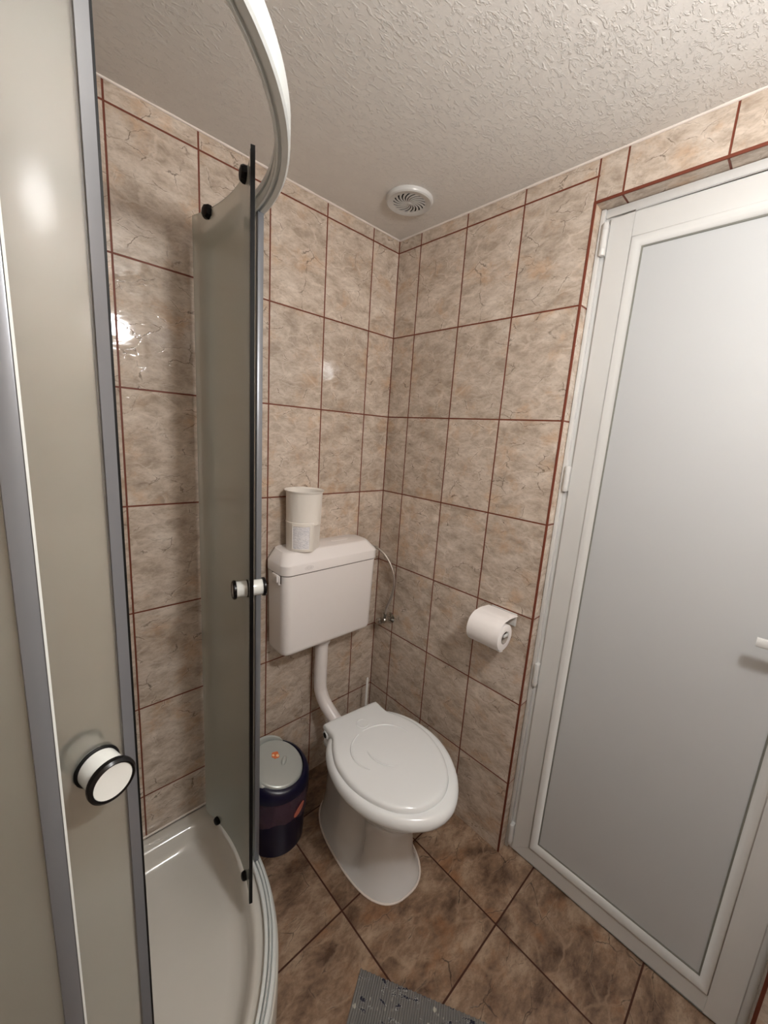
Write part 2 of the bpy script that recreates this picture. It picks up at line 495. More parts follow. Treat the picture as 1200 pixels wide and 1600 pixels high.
# ------------------------------------------------------------------ door
FX = 0.045           # room-side face of the sash
bm = bmesh.new()
sy0, sy1, sz0, sz1 = -0.731, -1.331, 0.006, 1.996
by = 0.058
for a, b in (((FX, sy0, sz0), (0.085, sy0 - by, sz1)), ((FX, sy1 + by, sz0), (0.085, sy1, sz1)),
             ((FX, sy0 - by + .0, sz0), (0.085, sy1 + by, sz0 + by)), ((FX, sy0 - by, sz1 - by), (0.085, sy1 + by, sz1))):
    box(bm, a, b)
bmesh.ops.remove_doubles(bm, verts=bm.verts, dist=1e-5)
bmesh.ops.bevel(bm, geom=[e for e in bm.edges if all(abs(v.co.x - FX) < 1e-4 for v in e.verts) and (all(abs(v.co.y - sy0) < 1e-4 for v in e.verts) or all(abs(v.co.y - sy1) < 1e-4 for v in e.verts) or all(abs(v.co.z - sz0) < 1e-4 for v in e.verts) or all(abs(v.co.z - sz1) < 1e-4 for v in e.verts))], offset=0.003, segments=2, affect='EDGES')
door = finish('door_1', bm, M['pvc'], kind='structure', smooth=35)
tag(door, 'white plastic door with a plain satin panel and raised frame', 'door')
# bead sloping from the sash down to the panel (outer step, round slope, inner gasket)
bm = bmesh.new()
prof = [(0.0, 0.0), (0.001, -0.0028), (0.004, -0.0034), (0.011, -0.0020), (0.017, 0.0022), (0.021, 0.0078), (0.0225, 0.011), (0.0225, 0.016)]
y0, y1, z0, z1 = sy0 - by, sy1 + by, sz0 + by, sz1 - by
rings = [[(FX + h, y0 - d, z0 + d), (FX + h, y1 + d, z0 + d), (FX + h, y1 + d, z1 - d), (FX + h, y0 - d, z1 - d)] for d, h in prof]
loft(bm, rings, cap0=False, cap1=False)
finish_raw('glazing_bead', bm, M['pvc'], door, smooth=50)
bm = bmesh.new()
d = 0.0225
for k in range(1):
    prof = [(d, 0.0112), (d + .0035, 0.0118), (d + .0035, 0.017)]
    rings = [[(FX + h, y0 - q, z0 + q), (FX + h, y1 + q, z0 + q), (FX + h, y1 + q, z1 - q), (FX + h, y0 - q, z1 - q)] for q, h in prof]
    loft(bm, rings, cap0=False, cap1=False)
finish_raw('gasket', bm, M['gasket'], door)
bm = bmesh.new(); box(bm, (FX + .0145, y0 - .018, z0 + .018), (FX + .03, y1 + .018, z1 - .018))
finish('door_panel', bm, M['door_panel'], door)
# mitre lines of the welded sash corners are fine grooves
bm = bmesh.new()
for (ya, za), (yb, zb) in (((sy0, sz1), (y0, z1)), ((sy1, sz1), (y1, z1)), ((sy0, sz0), (y0, z0)), ((sy1, sz0), (y1, z0))):
    tube(bm, [(FX + .0001, ya, za), (FX + .0001, yb, zb)], 0.0004, 5)
finish('mitre_joint', bm, M['logo'], door)
bm = bmesh.new()     # outer frame fixed in the opening
box(bm, (0.052, DY0, 0), (0.1, -0.748, DZ)); box(bm, (0.052, -1.322, 0), (0.1, DY1, DZ)); box(bm, (0.052, -0.748, 1.985), (0.1, -1.322, DZ))
finish('door_frame', bm, M['pvc'], door)
bm = bmesh.new()     # rebate strip by the hinges
box(bm, (0.038, DY0 - .001, 0.004), (0.052, DY0 - .0125, DZ - .001), 0.002)
box(bm, (0.044, DY0 - .0125, DZ - .001), (0.052, DY1 + .001, DZ - .0215), 0.002)
finish('frame_lip', bm, M['pvc'], door, smooth=40)
hz = [(1.905, 1.985), (1.282, 1.358), (0.649, 0.727), (0.028, 0.108)]
for za, zb in hz:
    bm = bmesh.new()
    L = zb - za
    lathe(bm, [(0.002, 0), (0.0062, 0.002), (0.0075, 0.006), (0.0075, L * .22), (0.0069, L * .225), (0.0075, L * .23), (0.0075, L * .78), (0.0069, L * .785), (0.0075, L * .79), (0.0075, L - .005), (0.006, L - .001), (0.002, L)], 20, origin=(0.036, -0.7255, za))
    box(bm, (0.038, -0.7195, za + .003), (0.052, -0.731, zb - .003))
    finish('hinge', bm, M['pvc'], door, smooth=35)
# lever handle
bm = bmesh.new()
box(bm, (FX, -1.287, 0.90), (FX - .010, -1.315, 1.12), 0.004, 3)
hp = finish('handle_plate', bm, M['pvc'], door, smooth=40)
bm = bmesh.new()
lathe(bm, [(0.010, 0), (0.010, 0.035)], 20, axis=(-1, 0, 0), origin=(FX - .006, -1.301, 1.035))
path = catmull([(FX - .040, -1.306, 1.035), (FX - .044, -1.290, 1.035), (FX - .046, -1.25, 1.033), (FX - .046, -1.21, 1.029), (FX - .045, -1.190, 1.028)], 6)
rings = []
for i, p_ in enumerate(path):
    s = i / (len(path) - 1)
    w_ = 0.0105 - 0.001 * s; h_ = 0.0055
    ring = [(p_.x + h_ * a, p_.y, p_.z + w_ * b) for a, b in ((-.7, -1), (.7, -1), (1, -.7), (1, .7), (.7, 1), (-.7, 1), (-1, .7), (-1, -.7))]
    rings.append(ring)
loft(bm, rings)
finish('door_handle', bm, M['pvc'], door, smooth=40)

# ------------------------------------------------------------------ shower tray
CX, CY = -1.23, -0.25
def quad_path(R, y_start=0.0, n=40, x_end=-1.48):
    """right straight side from the back wall, quarter arc, front straight side: (x, y, nx, ny)"""
    pts = [(CX + R, y_start, 1, 0), (CX + R, y_start * .5 + CY * .5, 1, 0)]
    for i in range(n + 1):
        a = -PI / 2 * i / n
        pts.append((CX + R * math.cos(a), CY + R * math.sin(a), math.cos(a), math.sin(a)))
    pts += [((CX + x_end) / 2, CY - R, 0, -1), (x_end, CY - R, 0, -1)]
    return pts
def basin(off, R, z, n=40, rc=0.02):
    """closed outline inset by off from the two walls, radius R on the outside"""
    x0 = -1.48 + off; yb = 0.0 - off
    pts = []
    for k in range(7):
        a = math.radians(90 - 90 * k / 6)
        pts.append((CX + R - rc + rc * math.cos(a), yb - rc + rc * math.sin(a), z))
    for i in range(n + 1):
        a = -PI / 2 * i / n
        pts.append((CX + R * math.cos(a), CY + R * math.sin(a), z))
    for k in range(7):
        a = math.radians(270 - 90 * k / 6)
        pts.append((x0 + rc + rc * math.cos(a), CY - R + rc + rc * math.sin(a), z))
    for k in range(7):
        a = math.radians(180 - 90 * k / 6)
        pts.append((x0 + rc + rc * math.cos(a), yb - rc + rc * math.sin(a), z))
    return pts
tray = empty('shower_tray', 'white quarter-round shower tray under the frosted enclosure', 'shower tray', (-1.08, -0.40, 0))
TO = Vector((-1.08, -0.40, 0))
def shift(r): return [tuple(Vector(p) - TO) for p in r]
bm = bmesh.new()
rings = [basin(0.001, .55, 0.0, rc=.004), basin(0.001, .55, .124, rc=.004), basin(0.004, .547, .130, rc=.006), basin(0.010, .541, .132, rc=.01),
         basin(0.040, .500, .132, rc=.05), basin(0.047, .493, .130, rc=.07), basin(0.053, .487, .122, rc=.08), basin(0.064, .478, .100, rc=.09), basin(0.072, .471, .088, rc=.10),
         basin(0.085, .458, .079, rc=.11), basin(0.12, .43, .075, rc=.12)]
loft(bm, [shift(r) for r in rings])
finish('basin', bm, M['tray'], tray, smooth=50)
bm = bmesh.new()
pts = [Vector((XL, -0.001, 0.134)) - TO, Vector((-0.70, -0.001, 0.134)) - TO]
tube(bm, [pts[0].lerp(pts[1], i / 20) for i in range(21)], 0.0035, 8)
finish('silicone_bead', bm, M['white_caulk'], tray, smooth=60)
bm = bmesh.new(); lathe(bm, [(0.045, 0), (0.045, 0.003), (0.03, 0.006), (0.0, 0.007)], 32, origin=Vector((-1.25, -0.28, 0.075)) - TO)
finish('drain', bm, M['chrome'], tray, smooth=40)

# ------------------------------------------------------------------ shower enclosure
enc = empty('shower_enclosure', 'curved frosted-glass shower enclosure with two sliding doors standing open', 'shower enclosure', (0, 0, 0))
def rail(name, prof, mat, y_start=-0.001):
    bm = bmesh.new(); sweep(bm, quad_path(0.53, y_start), prof)
    return finish(name, bm, mat, enc, smooth=35)
rail('top_rail', [(-.012, 1.858), (-.0105, 1.856), (-.007, 1.856), (-.006, 1.861), (-.002, 1.861), (-.001, 1.856), (.009, 1.856), (.0125, 1.859),
                  (.0125, 1.893), (.011, 1.895), (.004, 1.895), (.003, 1.889), (-.004, 1.889), (-.005, 1.892), (-.012, 1.892), (-.012, 1.880), (-.009, 1.879), (-.009, 1.871), (-.012, 1.870)], M['rail'])
br = rail('bottom_rail', [(-.014, .132), (-.014, .148), (-.012, .150), (-.006, .150), (-.005, .141), (-.003, .141), (-.002, .152), (.001, .154), (.002, .154), (.003, .144), (.005, .144), (.006, .153), (.012, .150), (.0155, .144), (.0155, .132)], M['rail'])

def arc_panel(c, R, a0, a1, z0, z1, th, n=24):
    """closed slab of curved glass; slot 0 = outer face, slot 1 = inner face"""
    bm = bmesh.new()
    rings = []
    for i in range(n + 1):
        a = math.radians(a0 + (a1 - a0) * i / n); ca, sa = math.cos(a), math.sin(a)
        rings.append([(c[0] + R * ca, c[1] + R * sa, z0), (c[0] + R * ca, c[1] + R * sa, z1),
                      (c[0] + (R - th) * ca, c[1] + (R - th) * sa, z1), (c[0] + (R - th) * ca, c[1] + (R - th) * sa, z0)])
    loft(bm, rings)
    bmesh.ops.recalc_face_normals(bm, faces=bm.faces)
    for f in bm.faces:
        m_ = f.calc_center_median(); rr_ = math.hypot(m_.x - c[0], m_.y - c[1])
        if rr_ < R - th * .8: f.material_index = 1
    return bm

def knob(c, R, ang, z, parent, half=0.036, r=0.0185):
    a = math.radians(ang); ax = Vector((math.cos(a), math.sin(a), 0))
    o = Vector((c[0] + (R - .0025) * ax.x, c[1] + (R - .0025) * ax.y, z))
    bm = bmesh.new()
    lathe(bm, [(0.004, -half + .001), (r * .95, -half), (r, -half + .002), (r, half - .002), (r * .95, half), (0.004, half - .001)], 40, axis=ax, origin=o)
    k = finish('knob', bm, M['knob_white'], parent, smooth=35)
    for s in (-1, 1):
        bm = bmesh.new()
        lathe(bm, [(r * .99, s * (half - .007)), (r + .0030, s * (half - .0065)), (r + .0036, s * (half - .004)), (r + .0034, s * (half - .001)), (r + .001, s * (half + .0012)), (r * .97, s * (half + .0006)), (r * .97, s * (half - .003))], 40, axis=ax, origin=o, caps=False)
        finish('knob_ring', bm, M['black_gloss'], k, smooth=40)
    bm = bmesh.new()
    for s in (-1, 1):
        lathe(bm, [(r * .99, s * .0028), (r + .0022, s * .003), (r + .0024, s * .0045), (r + .0012, s * .0058), (r * .99, s * .006)], 36, axis=ax, origin=o, caps=False)
    finish('gasket', bm, M['black'], k, smooth=40)

def sliding_door(c, R, lead, tail, knob_ang, knob_z, roller, label):
    z0, z1 = 0.168, 1.900
    bm = arc_panel(c, R, lead, tail, z0, z1, 0.005)
    g = finish_raw('sliding_door', bm, [M['frost_out'], M['frost_in']], enc, smooth=30)
    g['label'] = label
    s = 1 if lead > tail else -1
    dd = math.degrees(1 / R)
    # grey magnetic seal with a dark outer lip along the leading edge
    bm = arc_panel(c, R + .002, lead - s * .0085 * dd, lead + s * .0025 * dd, z0 - .004, z1 + .004, 0.009, 4)
    finish('edge_seal', bm, M['seal'], g, smooth=30)
    bm = arc_panel(c, R + .0015, lead + s * .0026 * dd, lead + s * .0052 * dd, z0 - .004, z1 + .010, 0.008, 2)
    finish('rubber_lip', bm, M['black'], g, smooth=30)
    for ang in roller:
        for zz, rz in ((1.893, .016), (0.176, .012)):
            a = math.radians(ang); ax = Vector((math.cos(a), math.sin(a), 0))
            o = Vector((c[0] + (R - .005) * ax.x, c[1] + (R - .005) * ax.y, zz))
            bm = bmesh.new()
            lathe(bm, [(0.004, 0.008), (rz * .8, .008), (rz, .003), (rz, -.005), (rz * .82, -.010), (rz * .4, -.012), (.001, -.012)], 8 if zz > 1 else 24, axis=ax, origin=o)
            lathe(bm, [(0.005, 0.014), (0.005, 0.006)], 12, axis=ax, origin=o)
            finish('roller', bm, M['black'], g, smooth=30)
    knob(c, R, knob_ang, knob_z, g)
    return g
sliding_door((-1.273, -0.22), 0.540, -18.7, 17.2, -15.0, 1.040, (10.3, -12.0), 'frosted sliding door pushed back towards the tiled wall')
sliding_door((-1.240, -0.224), 0.540, -70.95, -107.2, -74.6, 1.055, (-99.0, -77.0), 'frosted sliding door close to the camera')
# fixed straight panels with free-end profiles
def fixed_panel(a, b, nrm, prof_a, prof_b, wall_a, wall_b):
    bm = bmesh.new(); box(bm, a, b)
    bmesh.ops.recalc_face_normals(bm, faces=bm.faces)
    for f in bm.faces:
        if f.normal.dot(Vector(nrm)) > .5: f.material_index = 0
        elif f.normal.dot(Vector(nrm)) < -.5: f.material_index = 1
    g = finish_raw('fixed_panel', bm, [M['frost_out'], M['frost_in']], enc)
    bm = bmesh.new(); box(bm, prof_a, prof_b, 0.002)
    finish('end_profile', bm, M['alu'], g, smooth=40)
    bm = bmesh.new(); box(bm, wall_a, wall_b, 0.002)
    finish('wall_profile', bm, M['rail'], g, smooth=40)
fixed_panel((-0.703, -0.012, .150), (-0.697, -0.296, 1.858), (1, 0, 0), (-0.708, -0.288, .150), (-0.694, -0.300, 1.858), (-0.713, -0.001, .133), (-0.688, -0.022, 1.893))
fixed_panel((-1.468, -0.776, .150), (-1.142, -0.782, 1.858), (0, -1, 0), (-1.143, -0.772, .150), (-1.1275, -0.786, 1.858), (-1.499, -0.768, .133), (-1.465, -0.793, 1.893))
bm = bmesh.new(); box(bm, (-1.1280, -.7865, .150), (-1.1262, -.784, 1.858))  # thin white strip added as a painted highlight on the end profile's edge
finish('profile_highlight', bm, M['rail'], enc)
for zz in (1.867, 1.884):     # rail end screws
    bm = bmesh.new(); lathe(bm, [(.0, -.004), (.006, -.003), (.006, .001), (.0045, .002), (.0, .0005)], 16, axis=(-1, 0, 0), origin=(-0.712, -0.318, zz))
    finish('screw', bm, M['black'], enc, smooth=40)

# ------------------------------------------------------------------ toilet
TH0 = math.atan2(.1, .995)
toilet = empty('toilet', 'white floor-standing toilet with closed lid in the tiled corner', 'toilet', (-0.303, -0.20, 0), 0)
toilet.rotation_euler = (0, 0, -TH0)
# local frame: x = right, y = -v (forward)
def outline(half, u0=0.0, sub=6):
    """half: (v, halfwidth) from back to front; returns closed list of (u, v)"""
    L = catmull([(v, h, 0) for v, h in half], sub)
    right = [(u0 + p.y, p.x) for p in L]
    left = [(u0 - p.y, p.x) for p in reversed(L)]
    if abs(right[-1][0] - left[0][0]) < 1e-4: left = left[1:]
    if abs(left[-1][0] - right[0][0]) < 1e-4: left = left[:-1]
    return right + left
def centroid(o): return (sum(p[0] for p in o) / len(o), sum(p[1] for p in o) / len(o))
def inset(o, d):
    n = len(o); out = []
    for i in range(n):
        a = Vector(o[i - 1]); b = Vector(o[(i + 1) % n]); t_ = (b - a)
        if t_.length < 1e-7: out.append(o[i]); continue
        t_.normalize(); nn = Vector((t_.y, -t_.x))
        cc = Vector(centroid(o)) - Vector(o[i])
        if nn.dot(cc) < 0: nn = -nn
        # keep concave shoulders sane by pulling along the local normal only
        out.append(tuple(Vector(o[i]) + nn * d))
    return out
def ring3(o, z): return [(u, -v, z) for u, v in o]
lid_h = [(0.040, 0.0), (0.040, 0.060), (0.041, 0.106), (0.050, 0.112), (0.085, 0.112), (0.110, 0.115), (0.132, 0.128), (0.160, 0.143), (0.200, 0.158), (0.245, 0.164), (0.290, 0.1625), (0.340, 0.151),
         (0.385, 0.131), (0.425, 0.103), (0.452, 0.070), (0.467, 0.036), (0.4715, 0.0)]
seat_h = [(0.085, 0.0), (0.085, 0.060), (0.087, 0.118), (0.100, 0.136), (0.135, 0.160), (0.180, 0.178), (0.230, 0.188), (0.270, 0.190), (0.320, 0.184), (0.370, 0.168), (0.420, 0.140),
          (0.460, 0.105), (0.488, 0.066), (0.502, 0.032), (0.506, 0.0)]
so = outline(seat_h, -0.004)
lo = outline(lid_h, -0.012)
def csc(o, k):
    c_ = centroid(o); return [(c_[0] + (u - c_[0]) * k, c_[1] + (v - c_[1]) * k) for u, v in o]
bm = bmesh.new()
rings = [ring3(csc(so, .84), .376), ring3(csc(so, .93), .374), ring3(csc(so, .975), .378), ring3(csc(so, .995), .386), ring3(so, .394), ring3(csc(so, .993), .403), ring3(csc(so, .972), .411), ring3(csc(so, .94), .416), ring3(csc(so, .90), .4175), ring3(csc(so, .80), .4165)]
loft(bm, rings)
finish('seat', bm, M['seat_plastic'], toilet, smooth=50)
bm = bmesh.new()
rings = [ring3(csc(lo, .975), .411), ring3(csc(lo, .995), .4125), ring3(lo, .418), ring3(csc(lo, .992), .425), ring3(csc(lo, .972), .430), ring3(csc(lo, .94), .4325), ring3(csc(lo, .90), .4335)]
loft(bm, rings)
lid = finish('lid', bm, M['seat_plastic'], toilet, smooth=50)
# embossed arcs on the lid
bm = bmesh.new()
def arc3(cu, cv, ru, rv, a0, a1, r, z=.4337, n=40):
    pts = []; rd = []
    for i in range(n + 1):
        s = i / n; a = math.radians(a0 + (a1 - a0) * s)
        pts.append((cu + ru * math.cos(a), -(cv - rv * math.sin(a)), z)); rd.append(r * (0.25 + 0.75 * math.sin(PI * s) ** .5 if 0 < s < 1 else .25))
    tube(bm, pts, rd, 8)
arc3(-0.014, 0.236, 0.106, 0.090, 0, 100, .0032)
arc3(-0.014, 0.236, 0.106, 0.090, 110, 215, .0032)
arc3(-0.010, 0.245, 0.060, 0.078, 165, 262, .0030)
arc3(-0.012, 0.118, 0.020, 0.020, 0, 360, .0024)
finish('embossing', bm, M['seat_plastic'], lid, smooth=60)
# bowl + pedestal
def section(z, vb, vf, hw, dip=0.0, e=2.3, n=64, flat=0.0):
    o = []
    vc = (vb + vf) / 2; a_ = (vf - vb) / 2
    for i in range(n):
        t_ = 2 * PI * i / n
        cs, sn = math.cos(t_), math.sin(t_)
        v = vc + a_ * math.copysign(abs(cs) ** (2 / e), cs); u = hw * math.copysign(abs(sn) ** (2 / e), sn)
        k = 1 - dip * math.exp(-((v - 0.222) / 0.032) ** 2)
        # the rear half (trap housing) is a little narrower than the front column
        o.append((u * k, -v, z))
    return o
bm = bmesh.new()
secs = [section(0.0, -.05, .388, .124, 0, 2.6), section(0.012, -.05, .386, .122, .02, 2.6), section(.03, -.048, .376, .113, .10, 2.6), section(.06, -.045, .366, .106, .32, 2.6),
        section(.10, -.04, .360, .101, .44, 2.6), section(.15, -.04, .356, .099, .50, 2.6), section(.20, -.04, .358, .100, .46, 2.5), section(.235, -.04, .370, .106, .30, 2.4),
        section(.265, -.04, .395, .120, .13, 2.3), section(.295, -.03, .425, .139, .02, 2.2), section(.325, -.01, .452, .157, 0, 2.15), section(.350, .01, .470, .167, 0, 2.1), section(.372, .02, .480, .172, 0, 2.1), section(.379, .024, .476, .168, 0, 2.1)]
loft(bm, secs)
bowl = finish('bowl', bm, M['ceramic'], toilet, smooth=60)
bm = bmesh.new()   # rear shelf carrying the hinges and the flush inlet
box(bm, (-.122, -.04, .345), (.100, -.16, .380), 0.012, 3)
finish('hinge_shelf', bm, M['ceramic'], bowl, smooth=45)
bm = bmesh.new()
ol = [Vector(p) for p in section(0.002, -.052, .391, .127, 0, 2.6)]
tube(bm, ol + [ol[0]], .0032, 8)
finish('silicone_bead', bm, M['white_caulk'], toilet, smooth=60)
for s in (-1, 1):
    bm = bmesh.new()
    u = -0.012 + s * .088
    lathe(bm, [(.0135, -.026), (.0145, -.024), (.0145, .024), (.0135, .026)], 24, axis=(1, 0, 0), origin=(u, -.062, .400))
    box(bm, (u - .02, -.050, .378), (u + .02, -.085, .402), .004)
    hg = finish('hinge', bm, M['seat_plastic'], toilet, smooth=40)
    bm = bmesh.new(); lathe(bm, [(.001, 0), (.009, 0), (.009, .0012), (.001, .0012)], 20, axis=(s, 0, 0), origin=(u + s * .0258, -.062, .400))
    finish('hinge_socket', bm, M['dark'], hg)
for s, v in ((-1, .175), (1, .175)):
    bm = bmesh.new(); lathe(bm, [(.008, 0), (.008, .003), (.004, .006), (0, .0065)], 16, axis=(s * .9, 0, .35), origin=(s * .083, -v - .02, .045))
    finish('bolt_cap', bm, M['ceramic'], toilet, smooth=50)

# ------------------------------------------------------------------ cistern with flush pipe
XC = -0.331
cis = empty('toilet_cistern', 'white plastic wall-hung cistern above the toilet', 'cistern', (XC, 0, 0.655))
def cring(w_, y_front, z, r, x_off=0.0, y_back=-0.002):
    d_ = y_back - y_front
    return [(x + x_off, y, z - 0.655) for x, y in rrect(w_, d_, r, 6, 0, (y_back + y_front) / 2)]
bm = bmesh.new()
loft(bm, [cring(.362, -.105, .655, .02), cring(.376, -.116, .6565, .024), cring(.384, -.121, .662, .026), cring(.388, -.124, .672, .027), cring(.400, -.129, .942, .028)])
finish('tank', bm, M['cistern_plastic'], cis, smooth=50)
bm = bmesh.new()
loft(bm, [cring(.398, -.1285, .941, .027), cring(.3965, -.1275, .9435, .027), cring(.398, -.1285, .946, .027)])
finish('seam', bm, M['seam'], cis, smooth=50)
bm = bmesh.new()
loft(bm, [cring(.402, -.130, .945, .028), cring(.407, -.132, .947, .030), cring(.407, -.132, .977, .030), cring(.403, -.130, .981, .030), cring(.362, -.106, 1.009, .03), cring(.354, -.101, 1.0125, .028), cring(.342, -.097, 1.0135, .026)])
lidc = finish('cistern_lid', bm, M['cistern_plastic'], cis, smooth=28)
bm = bmesh.new()   # notch housing and push lever on the left side
box(bm, (-.204, -.055, .262), (-.199, -.112, .292), .004, 2)
finish('lever_recess', bm, M['seam'], cis, smooth=40)
bm = bmesh.new()
box(bm, (-.2085, -.060, .258), (-.199, -.109, .290), .004, 2)
box(bm, (-.2125, -.096, .268), (-.205, -.104, .289), .001, 1)
finish('flush_lever', bm, M['cistern_plastic'], cis, smooth=40)
bm = bmesh.new()   # low oval relief on the lid top and faint maker's oval on the front band
pts = rrect(.075, .022, .0105, 5, .075, -.045)
loft(bm, [[(x, y, 1.0130 - .655) for x, y in pts], [(x, y, 1.0150 - .655) for x, y in pts]])
finish('lid_button', bm, M['cistern_plastic'], lidc, smooth=30)
bm = bmesh.new()
ov = [(-.110 + .016 * math.cos(a), -.1325, .308 + .0065 * math.sin(a)) for a in [2 * PI * i / 32 for i in range(33)]]
tube(bm, ov, .0004, 5)
ov2 = [(-.110 + .009 * math.cos(a), -.1325, .308 + .0045 * math.sin(a)) for a in [2 * PI * i / 32 for i in range(33)]]
tube(bm, ov2, .0004, 5)
box(bm, (-.121, -.1328, .3075), (-.099, -.1318, .3085))
finish('emblem', bm, M['logo'], lidc)
bm = bmesh.new()
path = catmull([(0.006, -.058, 0.0), (0.006, -.058, -.06), (0.006, -.058, -.20), (0.008, -.064, -.245), (0.014, -.086, -.285), (.022, -.118, -.315), (.030, -.160, -.345), (.034, -.20, -.365)], 6)
tube(bm, path, .0245, 28)
finish('flush_pipe', bm, M['pipe_plastic'], cis, smooth=60)
bm = bmesh.new()
lathe(bm, [(.020, .004), (.038, .002), (.038, -.012), (.034, -.016), (.031, -.032), (.026, -.034)], 32, origin=(0.006, -.058, 0))
finish('pipe_nut', bm, M['pipe_plastic'], cis, smooth=40)

# ------------------------------------------------------------------ tub on the cistern
tub = empty('plastic_tub', 'tall white open tub with a paper window standing on the cistern', 'container', (-0.4265, -0.067, 1.0135))
tub.rotation_euler = (0, 0, math.radians(-16))
bm = bmesh.new()
N_ = 56
def tr(r, z): return [(r * math.cos(2 * PI * i / N_), r * math.sin(2 * PI * i / N_), z) for i in range(N_)]
loft(bm, [tr(.0, .092), tr(.056, .092), tr(.0590, .196), tr(.0630, .199), tr(.0655, .2005), tr(.0655, .1975), tr(.0615, .194), tr(.0600, .190), tr(.0575, .088), tr(.0, .088)], cap0=False, cap1=False)
bmesh.ops.remove_doubles(bm, verts=bm.verts, dist=1e-5)
finish('upper_cup', bm, M['cup'], tub, smooth=50)
# lower holder: round at the left, flat face at the right
def dshape(s, z, ins=0.0):
    pts = []
    R_ = .0585 * s - ins
    for i in range(N_):
        a = 2 * PI * i / N_
        x, y = R_ * math.cos(a), R_ * math.sin(a)
        fl = .049 * s - ins
        # clip by a plane facing front-right
        nx, ny = math.cos(math.radians(-38)), math.sin(math.radians(-38))
        dd_ = x * nx + y * ny
        if dd_ > fl: x -= nx * (dd_ - fl); y -= ny * (dd_ - fl)
        pts.append((x, y, z))
    return pts
bm = bmesh.new()
loft(bm, [dshape(.955, 0), dshape(.965, .002), dshape(1.0, .090), dshape(1.012, .092), dshape(1.012, .096), dshape(.99, .097)])
hold = finish('holder', bm, M['cup'], tub, smooth=50)
def band(a0, a1, z0, z1, ro, ri, mat, name, par, n=14):
    bm = bmesh.new(); rings = []
    for i in range(n + 1):
        a = math.radians(a0 + (a1 - a0) * i / n)
        k0 = .0585 * .965; k1 = .0585
        def rad(z, off): return k0 + (k1 - k0) * z / .09 + off
        rings.append([(rad(z, off) * math.cos(a), rad(z, off) * math.sin(a), z) for z, off in ((z0, ro), (z1, ro), (z1, ri), (z0, ri))])
    loft(bm, rings)
    return finish(name, bm, mat, par, smooth=40)
band(-142, -86, .010, .086, .0006, -.002, M['label_paper'], 'paper_sheet', hold)
for a0, a1, z0, z1 in ((-145, -142, .004, .091), (-86, -82, .004, .091), (-142, -86, .086, .091), (-142, -86, .004, .010)):
    band(a0, a1, z0, z1, .0022, -.001, M['cup'], 'window_frame', hold, 6)

# ------------------------------------------------------------------ water valve and hose
val = empty('angle_valve', 'chrome angle valve with braided hose on the tiled wall beside the cistern', 'valve', (0, -0.1, 0.645))
V0 = Vector((0, -0.1, 0.645))
bm = bmesh.new()
lathe(bm, [(.0, 0.0), (.023, 0.0005), (.0235, .003), (.016, .009), (.010, .012), (.010, .03)], 28, axis=(-1, 0, 0), origin=(0, 0, 0))
finish('wall_flange', bm, M['chrome'], val, smooth=40)
bm = bmesh.new()
lathe(bm, [(.004, .02), (.011, .022), (.013, .028), (.013, .044), (.010, .048), (.0, .049)], 24, axis=(-1, 0, 0), origin=(0, 0, 0))
lathe(bm, [(.010, 0), (.010, .014), (.012, .015), (.012, .028), (.008, .029)], 6, axis=(0, 0, 1), origin=(-.034, 0, 0))
finish('valve_body', bm, M['chrome'], val, smooth=40)
bm = bmesh.new()
lathe(bm, [(.008, 0), (.008, .014), (.0125, .016), (.0135, .022), (.0135, .040), (.011, .043), (.0, .0435)], 8, axis=(-.25, .8, -.45), origin=(-.034, 0, 0))
finish('valve_handle', bm, M['chrome'], val, smooth=40)
bm = bmesh.new()
hp_ = [(-.140, -.050, .962), (-.11, -.047, .962), (-.065, -.045, .955), (-.035, -.070, .925), (-.026, -.103, .885), (-.024, -.124, .840), (-.026, -.128, .795), (-.030, -.120, .745), (-.034, -.104, .700), (-.034, -.1, .672)]
tube(bm, [p_ - V0 for p_ in catmull(hp_, 7)], .0048, 12, uv=True)
finish('braided_hose', bm, M['braid'], val, smooth=60)

# ------------------------------------------------------------------ toilet paper and holder
hold_tp = empty('paper_holder', 'small white toilet paper holder screwed to the tiled wall', 'paper holder', (0, -0.61, 0.85))
HV = Vector((0, -0.61, 0.85))
bm = bmesh.new()
box(bm, (0, -.045, -.012), (-.006, .045, .030), .002)
finish('back_plate', bm, M['pvc'], hold_tp, smooth=40)
bm = bmesh.new()
tube(bm, [Vector((-.003, .0600, .0)), Vector((-.070, .0600, -.018)), Vector((-.076, .056, -.020)), Vector((-.078, -.046, -.020))], .005, 12)
box(bm, (-.060, -.047, -.024), (-.084, -.053, -.014), .002)
box(bm, (-.060, -.047, -.024), (-.064, -.054, -.006), .001)
finish('arm', bm, M['pvc'], hold_tp, smooth=50)
tp = empty('toilet_paper', 'white toilet roll with loose sheet hanging on the holder beside the door', 'toilet paper', (-0.078, -0.61, 0.826))
bm = bmesh.new()
L2 = .052
def yr(r, y, n=48, sq=1.0): return [(r * math.cos(2 * PI * i / n), y, r * math.sin(2 * PI * i / n)) for i in range(n)]
loft(bm, [yr(.020, -L2), yr(.040, -L2), yr(.0415, -L2 + .001), yr(.0415, L2 - .001), yr(.040, L2), yr(.020, L2)], cap0=False, cap1=False)
finish('roll', bm, M['paper'], tp, smooth=40)
bm = bmesh.new()
loft(bm, [yr(.0205, -L2), yr(.0195, -L2), yr(.0195, L2), yr(.0205, L2)], cap0=False, cap1=False)
finish('core', bm, plain('grey_cardboard', srgb(170, 160, 150), .9), tp, smooth=40)
bm = bmesh.new()   # loose outer turn: from under the roll round the front, over the top and back to the wall
sh = []
for dg in range(-95, -300, -8):
    a = math.radians(dg); s = (-95 - dg) / 205
    r = .0425 + .0125 * min(1, s * 1.6)
    sh.append((r * math.cos(a), r * math.sin(a)))
